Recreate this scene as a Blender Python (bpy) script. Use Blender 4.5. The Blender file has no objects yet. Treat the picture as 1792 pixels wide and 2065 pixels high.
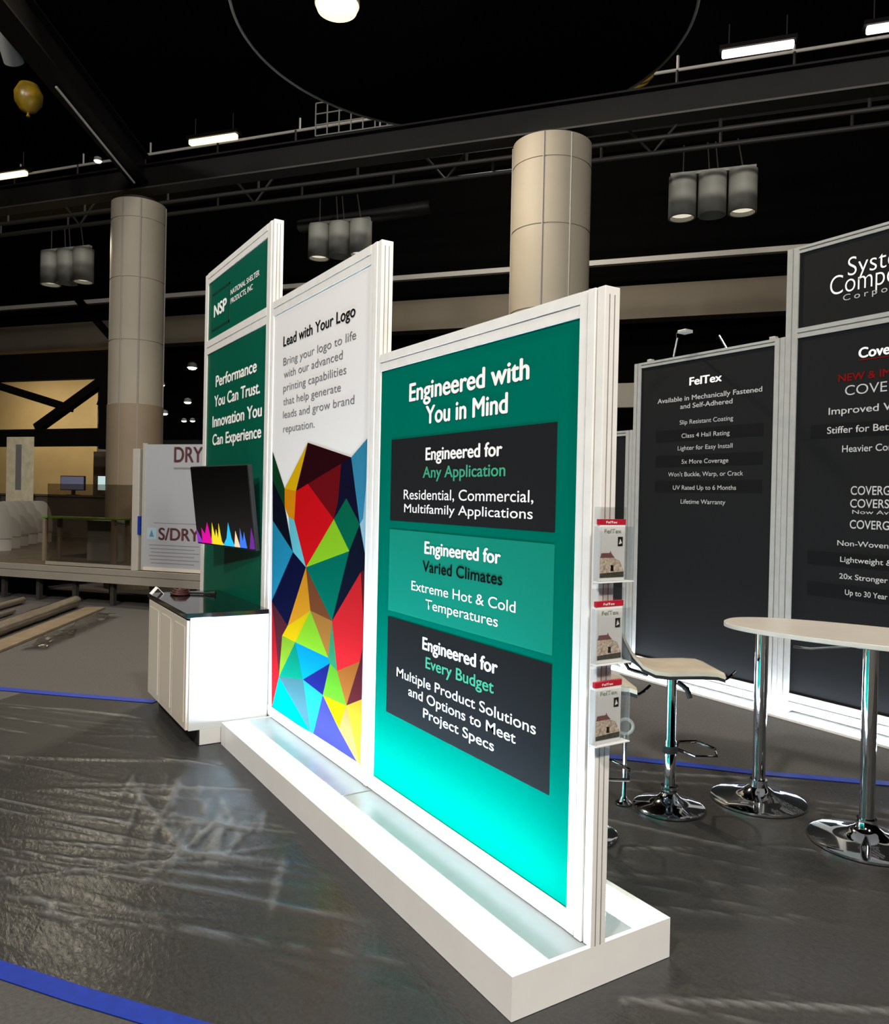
import bpy, bmesh, math, random
import numpy as np
from mathutils import Vector, Matrix
C = bpy.context.scene.collection
SC = bpy.context.scene
random.seed(7)
PI = math.pi

# ---------------------------------------------------------------- camera
cam_d = bpy.data.cameras.new('camera')
cam = bpy.data.objects.new('camera', cam_d); C.objects.link(cam)
H_CAM, YAW, PITCH, ROLL, FPX = 1.8051, 0.557, -0.0078, 0.0214, 1586.07
fw = Vector((math.sin(YAW)*math.cos(PITCH), math.cos(YAW)*math.cos(PITCH), math.sin(PITCH)))
r0 = Vector((math.cos(YAW), -math.sin(YAW), 0)); u0 = r0.cross(fw)
rr = r0*math.cos(ROLL) + u0*math.sin(ROLL); uu = -r0*math.sin(ROLL) + u0*math.cos(ROLL)
cam.matrix_world = Matrix(((rr.x, uu.x, -fw.x, 0), (rr.y, uu.y, -fw.y, 0), (rr.z, uu.z, -fw.z, H_CAM), (0, 0, 0, 1)))
cam_d.sensor_fit = 'HORIZONTAL'; cam_d.sensor_width = 36
cam_d.lens = FPX/1792*36
cam_d.shift_x = 1.157/1792; cam_d.shift_y = -14.97/1792
cam_d.clip_end = 200
SC.camera = cam

# ---------------------------------------------------------------- world, exposure, hall lights
w = bpy.data.worlds.new('world'); SC.world = w; w.use_nodes = True
w.node_tree.nodes['Background'].inputs[0].default_value = (0.9, 0.95, 1.0, 1)
w.node_tree.nodes['Background'].inputs[1].default_value = 0.0
SC.view_settings.view_transform = 'Standard'; SC.view_settings.look = 'None'
SC.view_settings.gamma = 1; SC.view_settings.use_curve_mapping = False
SC.view_settings.exposure = 0.0

LED = 68.0            # strength of the light strips in the booth bases
def area(name, loc, power, size, col=(1, .93, .84), aim=None, spread=180):
    l = bpy.data.lights.new(name, 'AREA'); l.shape = 'DISK'; l.size = size; l.energy = power; l.color = col
    l.spread = math.radians(spread)
    o = bpy.data.objects.new(name, l); C.objects.link(o); o.location = loc
    if aim:
        o.rotation_euler = (Vector(aim)-Vector(loc)).to_track_quat('-Z', 'Y').to_euler()
    return o
area('high_bay_lamp_over_aisle', (4.41, 10.1, 8.35), 680, .36, (1, .86, .68), (2.5, 4, 0))
area('high_bay_lamp_behind', (-5.5, -1.5, 9.5), 1250, .9, (1, .93, .84), (2, 4, 1))
area('high_bay_lamp_near', (0.5, -5.0, 9.5), 1050, .9, (1, .93, .84), (2.2, 3.5, 1))
area('high_bay_lamp_right', (8.5, 0.5, 9.5), 170, .9, (1, .93, .84), (5, 4, 0))
area('high_bay_lamp_far_left', (-4.5, 9.5, 9.5), 420, .9, (1, .95, .88), (1, 11, 0))
area('back_trim_fill', (9.5, 14.5, 11.5), 420, .9, (1, .92, .8), (16, 19, 8.6))  # added fill light that brightens the back trim and bulkhead

# ---------------------------------------------------------------- materials
def srgb(c): 
    return tuple(((v/255)/12.92 if v/255 <= .04045 else ((v/255+.055)/1.055)**2.4) for v in c)
MATS = {}
def mat(name, col, rough=.5, metal=0, spec=.5, emit=None, estr=0, noise=0, nscale=20, bump=0, bscale=200, alpha=1, trans=0, coat=0):
    if name in MATS: return MATS[name]
    m = bpy.data.materials.new(name); m.use_nodes = True; nt = m.node_tree
    b = nt.nodes['Principled BSDF']
    b.inputs['Base Color'].default_value = (*col, 1); b.inputs['Roughness'].default_value = rough
    b.inputs['Metallic'].default_value = metal; b.inputs['Specular IOR Level'].default_value = spec
    b.inputs['Alpha'].default_value = alpha; b.inputs['Transmission Weight'].default_value = trans
    b.inputs['Coat Weight'].default_value = coat
    if emit: 
        b.inputs['Emission Color'].default_value = (*emit, 1); b.inputs['Emission Strength'].default_value = estr
    if noise or bump:
        tc = nt.nodes.new('ShaderNodeTexCoord')
        if noise:
            n = nt.nodes.new('ShaderNodeTexNoise'); n.inputs['Scale'].default_value = nscale; n.inputs['Detail'].default_value = 5
            nt.links.new(tc.outputs['Object'], n.inputs['Vector'])
            rp = nt.nodes.new('ShaderNodeValToRGB')
            rp.color_ramp.elements[0].position = .3; rp.color_ramp.elements[1].position = .7
            rp.color_ramp.elements[0].color = (*[c*(1-noise) for c in col], 1)
            rp.color_ramp.elements[1].color = (*[min(1, c*(1+noise)) for c in col], 1)
            nt.links.new(n.outputs['Fac'], rp.inputs['Fac']); nt.links.new(rp.outputs['Color'], b.inputs['Base Color'])
        if bump:
            n2 = nt.nodes.new('ShaderNodeTexNoise'); n2.inputs['Scale'].default_value = bscale; n2.inputs['Detail'].default_value = 4
            nt.links.new(tc.outputs['Object'], n2.inputs['Vector'])
            bp_ = nt.nodes.new('ShaderNodeBump'); bp_.inputs['Strength'].default_value = bump; bp_.inputs['Distance'].default_value = .01
            nt.links.new(n2.outputs['Fac'], bp_.inputs['Height']); nt.links.new(bp_.outputs['Normal'], b.inputs['Normal'])
    MATS[name] = m
    return m
def film_mat(name, tint, lo, hi, rough, bump, bscale, gloss=(.9, .9, .9), crease=0):
    m = bpy.data.materials.new(name); m.use_nodes = True; nt = m.node_tree
    nt.nodes.clear(); out = nt.nodes.new('ShaderNodeOutputMaterial')
    tr = nt.nodes.new('ShaderNodeBsdfTransparent'); tr.inputs[0].default_value = (*tint, 1)
    gl = nt.nodes.new('ShaderNodeBsdfGlossy'); gl.inputs['Color'].default_value = (*gloss, 1); gl.inputs['Roughness'].default_value = rough
    lw = nt.nodes.new('ShaderNodeLayerWeight'); lw.inputs[0].default_value = .35
    mr = nt.nodes.new('ShaderNodeMapRange'); mr.inputs['To Min'].default_value = lo; mr.inputs['To Max'].default_value = hi
    mx = nt.nodes.new('ShaderNodeMixShader')
    nt.links.new(lw.outputs['Fresnel'], mr.inputs[0]); nt.links.new(mr.outputs[0], mx.inputs[0])
    nt.links.new(tr.outputs[0], mx.inputs[1]); nt.links.new(gl.outputs[0], mx.inputs[2]); nt.links.new(mx.outputs[0], out.inputs[0])
    if bump:
        tc = nt.nodes.new('ShaderNodeTexCoord'); mp = nt.nodes.new('ShaderNodeMapping'); mp.inputs['Scale'].default_value = (1, .35, 1)
        mp.inputs['Rotation'].default_value = (0, 0, .6)
        n2 = nt.nodes.new('ShaderNodeTexNoise'); n2.inputs['Scale'].default_value = bscale; n2.inputs['Detail'].default_value = 6; n2.inputs['Distortion'].default_value = 1.2
        bp_ = nt.nodes.new('ShaderNodeBump'); bp_.inputs['Strength'].default_value = bump; bp_.inputs['Distance'].default_value = .01
        nt.links.new(tc.outputs['Object'], mp.inputs[0]); nt.links.new(mp.outputs[0], n2.inputs['Vector'])
        nt.links.new(n2.outputs['Fac'], bp_.inputs['Height']); nt.links.new(bp_.outputs['Normal'], gl.inputs['Normal']); nt.links.new(bp_.outputs['Normal'], lw.inputs['Normal'])
    if crease:                                                     # lamp-lit streaks painted whitish along the folds
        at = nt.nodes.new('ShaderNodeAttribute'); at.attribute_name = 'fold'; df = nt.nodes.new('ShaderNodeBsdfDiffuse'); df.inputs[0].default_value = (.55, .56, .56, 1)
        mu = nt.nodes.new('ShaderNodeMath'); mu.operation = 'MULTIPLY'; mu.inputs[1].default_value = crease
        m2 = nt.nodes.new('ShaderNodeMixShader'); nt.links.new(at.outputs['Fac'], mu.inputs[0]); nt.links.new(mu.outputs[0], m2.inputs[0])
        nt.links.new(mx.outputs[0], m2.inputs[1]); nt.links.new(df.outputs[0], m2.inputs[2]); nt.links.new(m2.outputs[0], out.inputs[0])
    MATS[name] = m
    return m
WHITE = mat('white_laminate', (.80, .79, .77), .35, noise=.02, nscale=6)
FRAME = mat('white_powder_coat', (.78, .77, .74), .4, noise=.04, nscale=9)
GROOVE = mat('grey_groove', (.22, .21, .19), .6)
RFRAME = mat('silver_frame', (.36, .36, .34), .4, .2, noise=.06, nscale=12)
PLATE = mat('satin_grey_plate', (.30, .33, .33), .25, noise=.04, nscale=8)
CABW = mat('cabinet_white', (.64, .64, .63), .4, noise=.02, nscale=6)
GREEN = mat('green_print', (.0, .135, .094), .7, spec=0)
GREEN_MID = mat('light_green_print', (.008, .215, .152), .7, spec=0)
GREEN_DEEP = mat('deep_green_print', (.0, .10, .058), .4, spec=.3)
CHAR = mat('charcoal_print', (.015, .016, .017), .7, spec=0)
RBLACK = mat('black_print', (.010, .0105, .011), .7, spec=.05)
RBLACK2 = mat('blacker_print', (.006, .0063, .0066), .7, spec=.05)
PWHITE = mat('white_print', (.80, .79, .79), .5)
LWHITE = mat('white_lettering', (.9, .9, .9), .5, spec=0)
LGREY = mat('grey_lettering', (.16, .16, .17), .5, spec=0)
LBLACK = mat('black_lettering', (.008, .008, .008), .5, spec=0)
LGREEN = mat('green_lettering', (.06, .36, .22), .5, spec=0)
LRED = mat('red_lettering', (.15, .006, .006), .6, spec=0)
LSOFT = mat('soft_white_lettering', (.42, .42, .42), .6, spec=0)
LEDM = mat('led_diffuser', (.9, .9, .9), .5, emit=(.72, .98, 1.2), estr=LED)
LEDR = mat('led_edge_light', (.9, .9, .9), .5, emit=(.84, .95, 1.1), estr=65)
BLACKG = mat('black_gloss_laminate', (.006, .006, .007), .12, coat=.4)
BLACKM = mat('black_matte', (.008, .008, .008), .7)
STEELBLK = mat('black_steel', (.0035, .0033, .0030), .6, spec=.2, noise=.2, nscale=3)
PIPEM = mat('dull_conduit', (.03, .028, .025), .55)
SILVERP = mat('galvanised_pipe', (.62, .60, .55), .5)
CHROME = mat('chrome', (.66, .67, .68), .06, 1)
COLM = mat('column_paint', (.275, .245, .19), .65, noise=.05, nscale=1.5)
COLLOW = mat('column_band', (.20, .155, .105), .6, noise=.06, nscale=1.5)
TAN = mat('tan_wall', (.42, .34, .22), .7, noise=.06, nscale=1)
CREAM = mat('cream_laminate', (.62, .57, .48), .4)
BULK = mat('bulkhead_paint', (.20, .17, .125), .8)
CEIL = mat('ceiling_black', (.0018, .0018, .0017), .9, spec=.05)
CANM = mat('grey_can', (.36, .36, .32), .5)
CARPET = mat('grey_carpet', (.092, .088, .084), .95, spec=.1, noise=.16, nscale=60, bump=.5, bscale=400)
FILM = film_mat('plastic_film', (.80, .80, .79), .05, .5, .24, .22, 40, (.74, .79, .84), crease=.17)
CLEARP = film_mat('crumpled_plastic', (.82, .80, .76), .22, .85, .14, .9, 14)
ACRYL = film_mat('clear_acrylic', (.97, .98, .98), .01, .22, .06, 0, 1)
GLASS = film_mat('balustrade_glass', (.82, .79, .74), .04, .5, .03, 0, 1)
BLUE = mat('blue_tape', (.006, .03, .30), .45, noise=.15, nscale=25)

# ---------------------------------------------------------------- helpers
class MB:
    """collects shapes and links them as ONE mesh object"""
    def __init__(s): s.v = []; s.f = []; s.mi = []
    def add(s, vs, fs, m=0):
        k = len(s.v); s.v += [tuple(v) for v in vs]; s.f += [tuple(k+i for i in f) for f in fs]; s.mi += [m]*len(fs); return s
    def box(s, x0, x1, y0, y1, z0, z1, m=0):
        vs = [(x0,y0,z0),(x1,y0,z0),(x1,y1,z0),(x0,y1,z0),(x0,y0,z1),(x1,y0,z1),(x1,y1,z1),(x0,y1,z1)]
        return s.add(vs, [(0,3,2,1),(4,5,6,7),(0,1,5,4),(1,2,6,5),(2,3,7,6),(3,0,4,7)], m)
    def tube(s, pts, r, n=12, m=0, cap=True, closed=False):
        pts = [Vector(p) for p in pts]; N = len(pts); rad = r if isinstance(r, (list, tuple)) else [r]*N
        k = []; prev = None
        for i, p in enumerate(pts):
            if closed: d = pts[(i+1) % N]-pts[i-1]
            else: d = pts[min(i+1, N-1)]-pts[max(i-1, 0)]
            d.normalize()
            if prev is None:
                a = d.orthogonal().normalized()
            else:
                a = (prev-d*prev.dot(d)).normalized()
            prev = a; b = d.cross(a)
            k += [p+(a*math.cos(t)+b*math.sin(t))*rad[i] for t in [2*PI*j/n for j in range(n)]]
        fs = []
        for i in range(N if closed else N-1):
            for j in range(n):
                i2 = (i+1) % N
                fs.append((i*n+j, i*n+(j+1) % n, i2*n+(j+1) % n, i2*n+j))
        if cap and not closed:
            fs.append(tuple(range(n-1, -1, -1))); fs.append(tuple((N-1)*n+j for j in range(n)))
        return s.add(k, fs, m)
    def lathe(s, prof, n=32, cx=0, cy=0, cz=0, m=0, cap=True):
        vs = []; fs = []
        for r, z in prof:
            vs += [(cx+r*math.cos(2*PI*j/n), cy+r*math.sin(2*PI*j/n), cz+z) for j in range(n)]
        for i in range(len(prof)-1):
            for j in range(n):
                fs.append((i*n+j, i*n+(j+1) % n, (i+1)*n+(j+1) % n, (i+1)*n+j))
        if cap and prof[0][0] > 1e-6: fs.append(tuple(range(n-1, -1, -1)))
        if cap and prof[-1][0] > 1e-6: fs.append(tuple((len(prof)-1)*n+j for j in range(n)))
        return s.add(vs, fs, m)
    def prism(s, poly, f0, f1, m=0):
        """poly: 2D outline; f0/f1 map (a,b)->3D for the two caps"""
        n = len(poly); vs = [f0(*p) for p in poly]+[f1(*p) for p in poly]
        fs = [tuple(range(n-1, -1, -1)), tuple(range(n, 2*n))]+[(i, (i+1) % n, n+(i+1) % n, n+i) for i in range(n)]
        return s.add(vs, fs, m)
    def build(s, name, mt, parent=None, smooth=False, bevel=0, world=True):
        me = bpy.data.meshes.new(name)
        off = Vector((0, 0, 0))
        if parent is not None and world and parent.get('_w'): 
            off = Vector(parent['_w'])
        me.from_pydata([tuple(Vector(v)-off) for v in s.v], [], s.f)
        for m in (mt if isinstance(mt, (list, tuple)) else [mt]): me.materials.append(m)
        me.polygons.foreach_set('material_index', s.mi)
        bm = bmesh.new(); bm.from_mesh(me); bmesh.ops.recalc_face_normals(bm, faces=bm.faces); bm.to_mesh(me); bm.free()
        if smooth:
            for p in me.polygons: p.use_smooth = True
            try: me.set_sharp_from_angle(angle=math.radians(40))
            except Exception: pass
        o = bpy.data.objects.new(name, me); C.objects.link(o)
        if parent is not None:
            o.parent = parent
            if parent.get('_w') and world: o['_w'] = tuple(parent['_w'])
        if bevel:
            b = o.modifiers.new('bevel', 'BEVEL'); b.width = bevel; b.segments = 2; b.limit_method = 'ANGLE'
        return o
def tag(o, label, cat, group=None, kind=None):
    o['label'] = label; o['category'] = cat
    if group: o['group'] = group
    if kind: o['kind'] = kind
    return o
def thing(name, label, cat, loc=(0, 0, 0), rotz=0, group=None, local=False):
    o = bpy.data.objects.new(name, None); C.objects.link(o); o.location = loc; o.rotation_euler = (0, 0, rotz)
    o.empty_display_size = .1
    if not local: o['_w'] = tuple(loc)
    return tag(o, label, cat, group)
def struct(o):
    o['kind'] = 'structure'; return o
def copy_tree(o, parent=None):
    c = o.copy(); C.objects.link(c)
    if parent is not None: c.parent = parent
    for ch in list(o.children): copy_tree(ch, c)
    return c
# hall frame: the hall's long axis A and its cross axis B, seen from above
HA = Vector((.6307, -.7760, 0)); HB = Vector((.7760, .6307, 0)); HROT = math.atan2(-.7760, .6307)
def hall(a, b, z=0): return tuple(HA*a+HB*b+Vector((0, 0, z)))

_tcache = {}
def text_mesh(s, bold, space=1.0):
    fat = bold*1.15 if bold > .01 else 0
    bold = 0 if fat else bold
    cu = bpy.data.curves.new('t', 'FONT'); cu.body = s; cu.size = 1; cu.offset = bold; cu.fill_mode = 'FRONT'; cu.space_character = space
    o = bpy.data.objects.new('t', cu); C.objects.link(o)
    dg = bpy.context.evaluated_depsgraph_get(); dg.update()
    me = bpy.data.meshes.new_from_object(o.evaluated_get(dg))
    bpy.data.objects.remove(o); bpy.data.curves.remove(cu)
    if fat:
        vs = [v.co.copy() for v in me.vertices]; fs = [tuple(p.vertices) for p in me.polygons]; n = len(vs); V = []; F = []
        for k, (dx, dy) in enumerate(((-fat, 0), (fat, 0), (0, fat*.6), (0, -fat*.6))):
            V += [(v.x+dx, v.y+dy, k*2.5e-4) for v in vs]; F += [tuple(i+k*n for i in f) for f in fs]
        me2 = bpy.data.meshes.new('t'); me2.from_pydata(V, [], F); bpy.data.meshes.remove(me); me = me2
    return me
CAP = None
def letters(s, parent, mt, yL, yR, z, cap, x, bold=.0, space=1.0, name='lettering'):
    """flat printed line of text on a plane facing -X; yL is the reader's left end, z the baseline"""
    global CAP
    if CAP is None:
        m0 = text_mesh('E', 0); CAP = max(v.co.y for v in m0.vertices)-min(v.co.y for v in m0.vertices)
    me = text_mesh(s, bold, space)
    xs = [v.co.x for v in me.vertices]; x0, x1 = min(xs), max(xs)
    off = Vector(parent['_w']) if parent.get('_w') else Vector((0, 0, 0))
    for v in me.vertices:
        t = (v.co.x-x0)/(x1-x0)
        v.co = Vector((x-v.co.z, yL+(yR-yL)*t, z+v.co.y*cap/CAP))-off
    me.materials.clear(); me.materials.append(mt); me.name = name
    o = bpy.data.objects.new(name, me); C.objects.link(o); o.parent = parent
    return o

# ================================================================ the hall
m = MB(); m.box(-60, 60, -40, 60, -.2, 0); struct(m.build('floor', CARPET))
m = MB(); m.box(-60, 60, -40, 60, 12.6, 12.8); struct(m.build('ceiling', CEIL))
def hbox(mb, a0, a1, b0, b1, z0, z1):
    vs = [hall(a, b, z) for z in (z0, z1) for a, b in ((a0, b0), (a1, b0), (a1, b1), (a0, b1))]
    return mb.add(vs, [(0,3,2,1),(4,5,6,7),(0,1,5,4),(1,2,6,5),(2,3,7,6),(3,0,4,7)])
m = MB(); hbox(m, -48, 22, 25.2, 25.5, 7.6, 12.6); hbox(m, -21.0, 22, 25.2, 25.5, 0, 7.6); struct(m.build('wall_back', CEIL))
m = MB(); hbox(m, -48, 22, 24.2, 25.1, 7.38, 8.32); hbox(m, -48, 22, 24.1, 24.25, 7.30, 7.42); o = struct(m.build('trim_1', BULK))
m = MB(); hbox(m, -48, 22, 23.9, 24.1, 8.93, 9.08); struct(m.build('trim_2', SILVERP))
m = MB(); hbox(m, -44, -18.4, 30, 30.3, 0, 12.6); struct(m.build('wall_far_left', TAN))
m = MB(); hbox(m, 21, 21.3, -20, 25.5, 0, 12.6); struct(m.build('wall_right', CEIL))
m = MB(); hbox(m, -48, 22, -20, -19.7, 0, 12.6); struct(m.build('wall_front', CEIL))
# lamps that wash the far tan wall
for a in (-31, -26.5, -22.5):
    area('wall_wash_lamp', hall(a, 26.5, 6.6), 150, .6, (1, .78, .42), hall(a, 30, 2.2))

# ---- columns
def column(label, a, b, r, ztop, lowz, rings, seams):
    t = thing('round_column', label, 'column', hall(a, b), HROT, local=True)
    n = 48; m = MB(); prof = []
    z0 = 0 if lowz is None else lowz
    zs = [z0]+[z for z in rings if z > z0+.2]+[ztop]
    for i in range(len(zs)-1):
        prof += [(r, zs[i]+.012), (r, zs[i+1]-.012), (r-.012, zs[i+1]-.008), (r-.012, zs[i+1]+.008)]
    prof = [(r, zs[0])]+prof[1:-2]
    m.lathe(prof, n); m.build('shaft', COLM, t, smooth=True)
    if lowz:
        m = MB(); m.lathe([(r+.012, 0), (r+.012, lowz), (r, lowz+.01)], n); m.build('lower_cladding', COLLOW, t, smooth=True)
    for ang in seams:
        m = MB(); q = r+.001
        m.tube([(q*math.cos(ang), q*math.sin(ang), 0), (q*math.cos(ang), q*math.sin(ang), ztop-.02)], .014, 6); m.build('seam', GROOVE, t)
    m = MB(); m.lathe([(r*.8, ztop), (r*.8, ztop+.06)], n); m.build('cap', BLACKM, t)
    return t
column('tan round column behind the low green panel, running up to the black beam', -2.53, 12.2, .61, 7.34, None, (3.4, 4.7, 5.95, 6.95), (-1.57, -.873, .5, 2.2, -2.9))
column('tan round column left of the tall green panel, darker on its lower part', -10.42, 12.2, .49, 7.22, 3.42, (4.6, 5.75, 6.85), (-1.456, -.80, .5, 2.2, -2.9))

# ---- black roof steel
def beam(name, label, p, q, depth, width, mt=STEELBLK, lip=True, cat='beam'):
    t = thing(name, label, cat, p, 0)
    P, Q = Vector(p), Vector(q); d = (Q-P).normalized(); s = d.cross(Vector((0, 0, 1))).normalized(); u = Vector((0, 0, 1))
    def bar(o0, hw, z0, z1):
        vs = [e+s*sx*hw+u*z for z in (z0, z1) for e, sx in ((P, -1), (Q, -1), (Q, 1), (P, 1))]
        return vs
    F = [(0,3,2,1),(4,5,6,7),(0,1,5,4),(1,2,6,5),(2,3,7,6),(3,0,4,7)]
    m = MB(); m.add(bar(0, width*.22, .02, depth-.02), F); m.build('web', mt, t)
    m = MB(); m.add(bar(0, width*.5, 0, .03), F); m.build('lower_flange', PIPEM if lip else mt, t)
    m = MB(); m.add(bar(0, width*.5, depth-.03, depth), F); m.build('upper_flange', mt, t)
    return t
beam('steel_beam', 'black roof beam running across the heads of both tan columns', hall(-34, 12.2, 7.28), hall(12, 12.2, 7.62), .46, .34)
beam('steel_beam', 'black roof beam climbing diagonally from the left column to the top left corner', (2.9, 15.7, 7.6), (-1.6, 7.5, 7.6), .5, .36, lip=False)
def pipe(label, p, q, r, mt, name='conduit', cat='pipe', cl=True, braces=False):
    t = thing(name, label, cat, p)
    P, Q = Vector(p), Vector(q)
    m = MB(); m.tube([P, Q], r, 10); m.build('tube', mt, t, smooth=True)
    if cl:
        L = (Q-P).length; n = max(2, int(L/2.2))
        for i in range(n+1):
            c = P.lerp(Q, i/n); m = MB(); m.box(c.x-.02, c.x+.02, c.y-.02, c.y+.02, c.z, c.z+.3); m.build('hanger', mt, t)
    if braces:
        for f in (.15, .30, .43, .55, .66, .76, .87, .95):
            c = P.lerp(Q, f); e = c+(Q-P).normalized()*.55+Vector((0, 0, .62)); g = c-(Q-P).normalized()*.55+Vector((0, 0, .62))
            m = MB(); m.tube([g, c, e], .035, 8); m.build('brace', mt, t)
    return t
pipe('thin black pipe running just below the roof beam, carrying the can lights', hall(-34, 16, 8.46), hall(9, 16, 8.76), .05, PIPEM, braces=True)
pipe('thin dark pipe with short drop hangers between roof beam and can lights', hall(-34, 14.2, 7.95), hall(9, 14.2, 8.25), .04, PIPEM)
pipe('grey air duct above the tall white sign, under the roof beam', hall(-10, 17.5, 8.55), hall(-6.5, 17.5, 8.7), .16, PIPEM, 'air_duct', 'duct', False)
pipe('pale conduit running high above the lit strip lights', hall(-30, 17.2, 10.62), hall(8, 17.2, 10.98), .035, SILVERP)
pipe('dull conduit behind the lit strip lights', hall(-30, 17.0, 10.28), hall(8, 17.0, 10.55), .03, PIPEM)
# catwalk rail under the strip lights
t = thing('catwalk', 'dark catwalk with pale handrail under the row of strip lights', 'catwalk', hall(-30, 16.5, 9.9), HROT, local=True)
m = MB(); m.box(0, 38, .35, 1.2, -.35, -.22); m.build('deck', STEELBLK, t)
m = MB(); m.tube([(0, 0, .0), (38, 0, .3)], .03, 8); m.build('handrail', SILVERP, t)
for i in range(20):
    m = MB(); x = i*2.0; m.box(x-.02, x+.02, -.02, .02, -.3, .008*x); m.build('rail_post', PIPEM, t)
# wire cage between the columns
t = thing('wire_cage', 'wire mesh cage under the rim of the round ceiling disc', 'cage', hall(-8.9, 16.2, 10.1), HROT, local=True)
m = MB()
for i in range(15): m.box(i*.3-.012, i*.3+.012, -.012, .012, 0, .75)
m.build('uprights', CANM, t)
m = MB()
for k in range(4): m.box(0, 4.2, -.012, .012, k*.25-.012, k*.25+.012)
m.build('crossbars', CANM, t)

# round canopy disc with its rim
t = thing('ceiling_disc', 'large black round ceiling disc around the bright hanging lamp', 'ceiling disc', (6.5, 10.2, 9.05))
m = MB(); m.lathe([(0, 0), (3.42, 0), (3.45, .02), (3.45, .35), (0, .4)], 96, 6.5, 10.2, 9.05); m.build('panel', CEIL, t)
m = MB(); m.tube([(6.5+3.46*math.cos(k*PI/60), 10.2+3.46*math.sin(k*PI/60), 9.05) for k in range(120)], .022, 6, closed=True); m.build('rim', CANM, t)
# the bright lamp
t = thing('pendant_lamp', 'bright warm pendant lamp glaring at the top edge of the view', 'lamp', (4.41, 10.16, 8.42))
m = MB(); m.lathe([(0, 0), (.17, .01), (.27, .07), (.30, .15)], 32, 4.41, 10.16, 8.46); m.build('lens', mat('lamp_lens', (1, .9, .7), .3, emit=(1, .66, .30), estr=2.6), t, smooth=True)
m = MB(); m.lathe([(.31, .05), (.31, .12), (.16, .3), (.08, .36), (0, .37)], 32, 4.41, 10.16, 8.56); m.build('housing', CANM, t, smooth=True)
m = MB(); m.tube([(4.41, 10.16, 8.9), (4.41, 10.16, 9.06)], .03); m.build('stem', STEELBLK, t)

# ---- lit strip lights on the catwalk
STRIPW = mat('strip_tube_warm', (1, 1, 1), .4, emit=(1, .74, .38), estr=2.4)
STRIPC = mat('strip_tube_cool', (1, 1, 1), .4, emit=(1, .84, .76), estr=3)
def strip(label, a0, a1, z, mt):
    b = 16.45; t = thing('strip_light', label, 'strip light', hall((a0+a1)/2, b, z), HROT, group=None, local=True); h = (a1-a0)/2
    m = MB(); m.box(-h, h, -.07, .07, -.06, .07); m.build('diffuser', mt, t, bevel=.03)
    m = MB(); m.box(-h-.05, h+.05, -.1, .14, .07, .15); m.build('housing', STEELBLK, t)
    for x in (-h*.8, h*.8):
        m = MB(); m.tube([(x, .03, .15), (x, .03, .6)], .012, 6); m.build('hanger', PIPEM, t)
strip('lit strip light at the left edge of the view, above the roof beam', -19.2, -17.8, 10.36, STRIPW)
strip('warm lit strip light above the beam, right of the left column', -12.54, -11.18, 10.5, STRIPW)
strip('long lit strip light high above the three grey cans on the right', -.07, 1.24, 10.66, STRIPC)
strip('lit strip light in the top right corner', 2.47, 3.8, 10.7, STRIPC)
def small_lamp(label, loc, r, mt, name='flood_lamp'):
    t = thing(name, label, 'lamp', loc)
    m = MB(); m.lathe([(0, -r*.5), (r*.7, -r*.35), (r, 0), (0, .01)], 16, *loc); m.build('lens', mt, t, smooth=True)
    m = MB(); m.lathe([(r*1.1, 0), (r*.9, r*.9), (r*.3, r*1.2), (0, r*1.2)], 16, *loc); m.build('shade', CANM, t, smooth=True)
    return t
small_lamp('small bright flood lamp just above the right column, at the left end of the rail', hall(-2.55, 16.45, 10.6), .17, STRIPC)
small_lamp('small bright flood lamp beside the diagonal beam, above the left column', hall(-15.39, 16.45, 10.4), .10, STRIPC)

# ---- clusters of three grey cans
def cans(label, a, b, z, r, h):
    t = thing('can_light_cluster', label, 'can lights', hall(a, b, z), HROT, group='clusters of three grey can lights', local=True)
    lens = mat('can_lens', (.9, .88, .8), .3, emit=(1, .9, .72), estr=.7)
    for k in (-1, 0, 1):
        m = MB(); m.lathe([(r*.86, h*.5), (r*.86, 0), (r, 0), (r, h), (0, h+.02)], 32, k*r*2.12, 0, 0, cap=False)
        c = m.build('can', CANM, t, smooth=True)
        m = MB(); m.lathe([(0, h*.10), (r*.84, h*.10)], 24, k*r*2.12, 0, 0, cap=False); m.build('lens', lens if k else CANM, c, world=False)
    m = MB(); m.box(-r*3, r*3, -.05, .05, h+.02, h+.08); m.build('yoke', CANM, t)
    for x in (-r*2.1, -.06, .1, r*2.1):
        m = MB(); m.tube([(x, 0, h+.05), (x*.9-.05, 0, h+.62)], .014, 6); m.build('cable', PIPEM, t)
cans('cluster of three grey cans hanging right of the right column', -.18, 16, 7.36, .26, .8)
cans('cluster of three grey cans behind the tops of the tall green and white panels', -8.12, 16, 7.20, .245, .74)
cans('cluster of three grey cans hanging left of the left column', -15.9, 16, 7.13, .25, .84)

# ---- odd things in the roof
t = thing('balloon', 'small yellow balloon caught under the dark roof at upper left', 'balloon', (.91, 14.14, 7.8))
m = MB()
m.lathe([(0, -.24), (.12, -.2), (.2, -.08), (.21, .06), (.14, .2), (0, .25)], 20, .91, 14.14, 8.0); m.build('skin', mat('yellow_foil', (.20, .125, .008), .35, noise=.5, nscale=4), t, smooth=True)
m = MB(); m.lathe([(.03, -.30), (.012, -.24), (.03, -.22)], 8, .91, 14.14, 8.0); m.build('neck', MATS['yellow_foil'], t)
t = thing('can_light', 'single grey can light at the upper left edge of the view', 'lamp', (.42, 12.1, 8.05))
m = MB(); P = Vector((.28, 11.7, 8.35)); Q = Vector((.62, 12.5, 7.72)); m.tube([P, Q], .13, 20); m.build('can', mat('dim_can', (.2, .2, .19), .5), t, smooth=True)
m = MB(); m.tube([P, P+Vector((0, 0, 1))], .02, 6); m.build('stem', STEELBLK, t)
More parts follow.
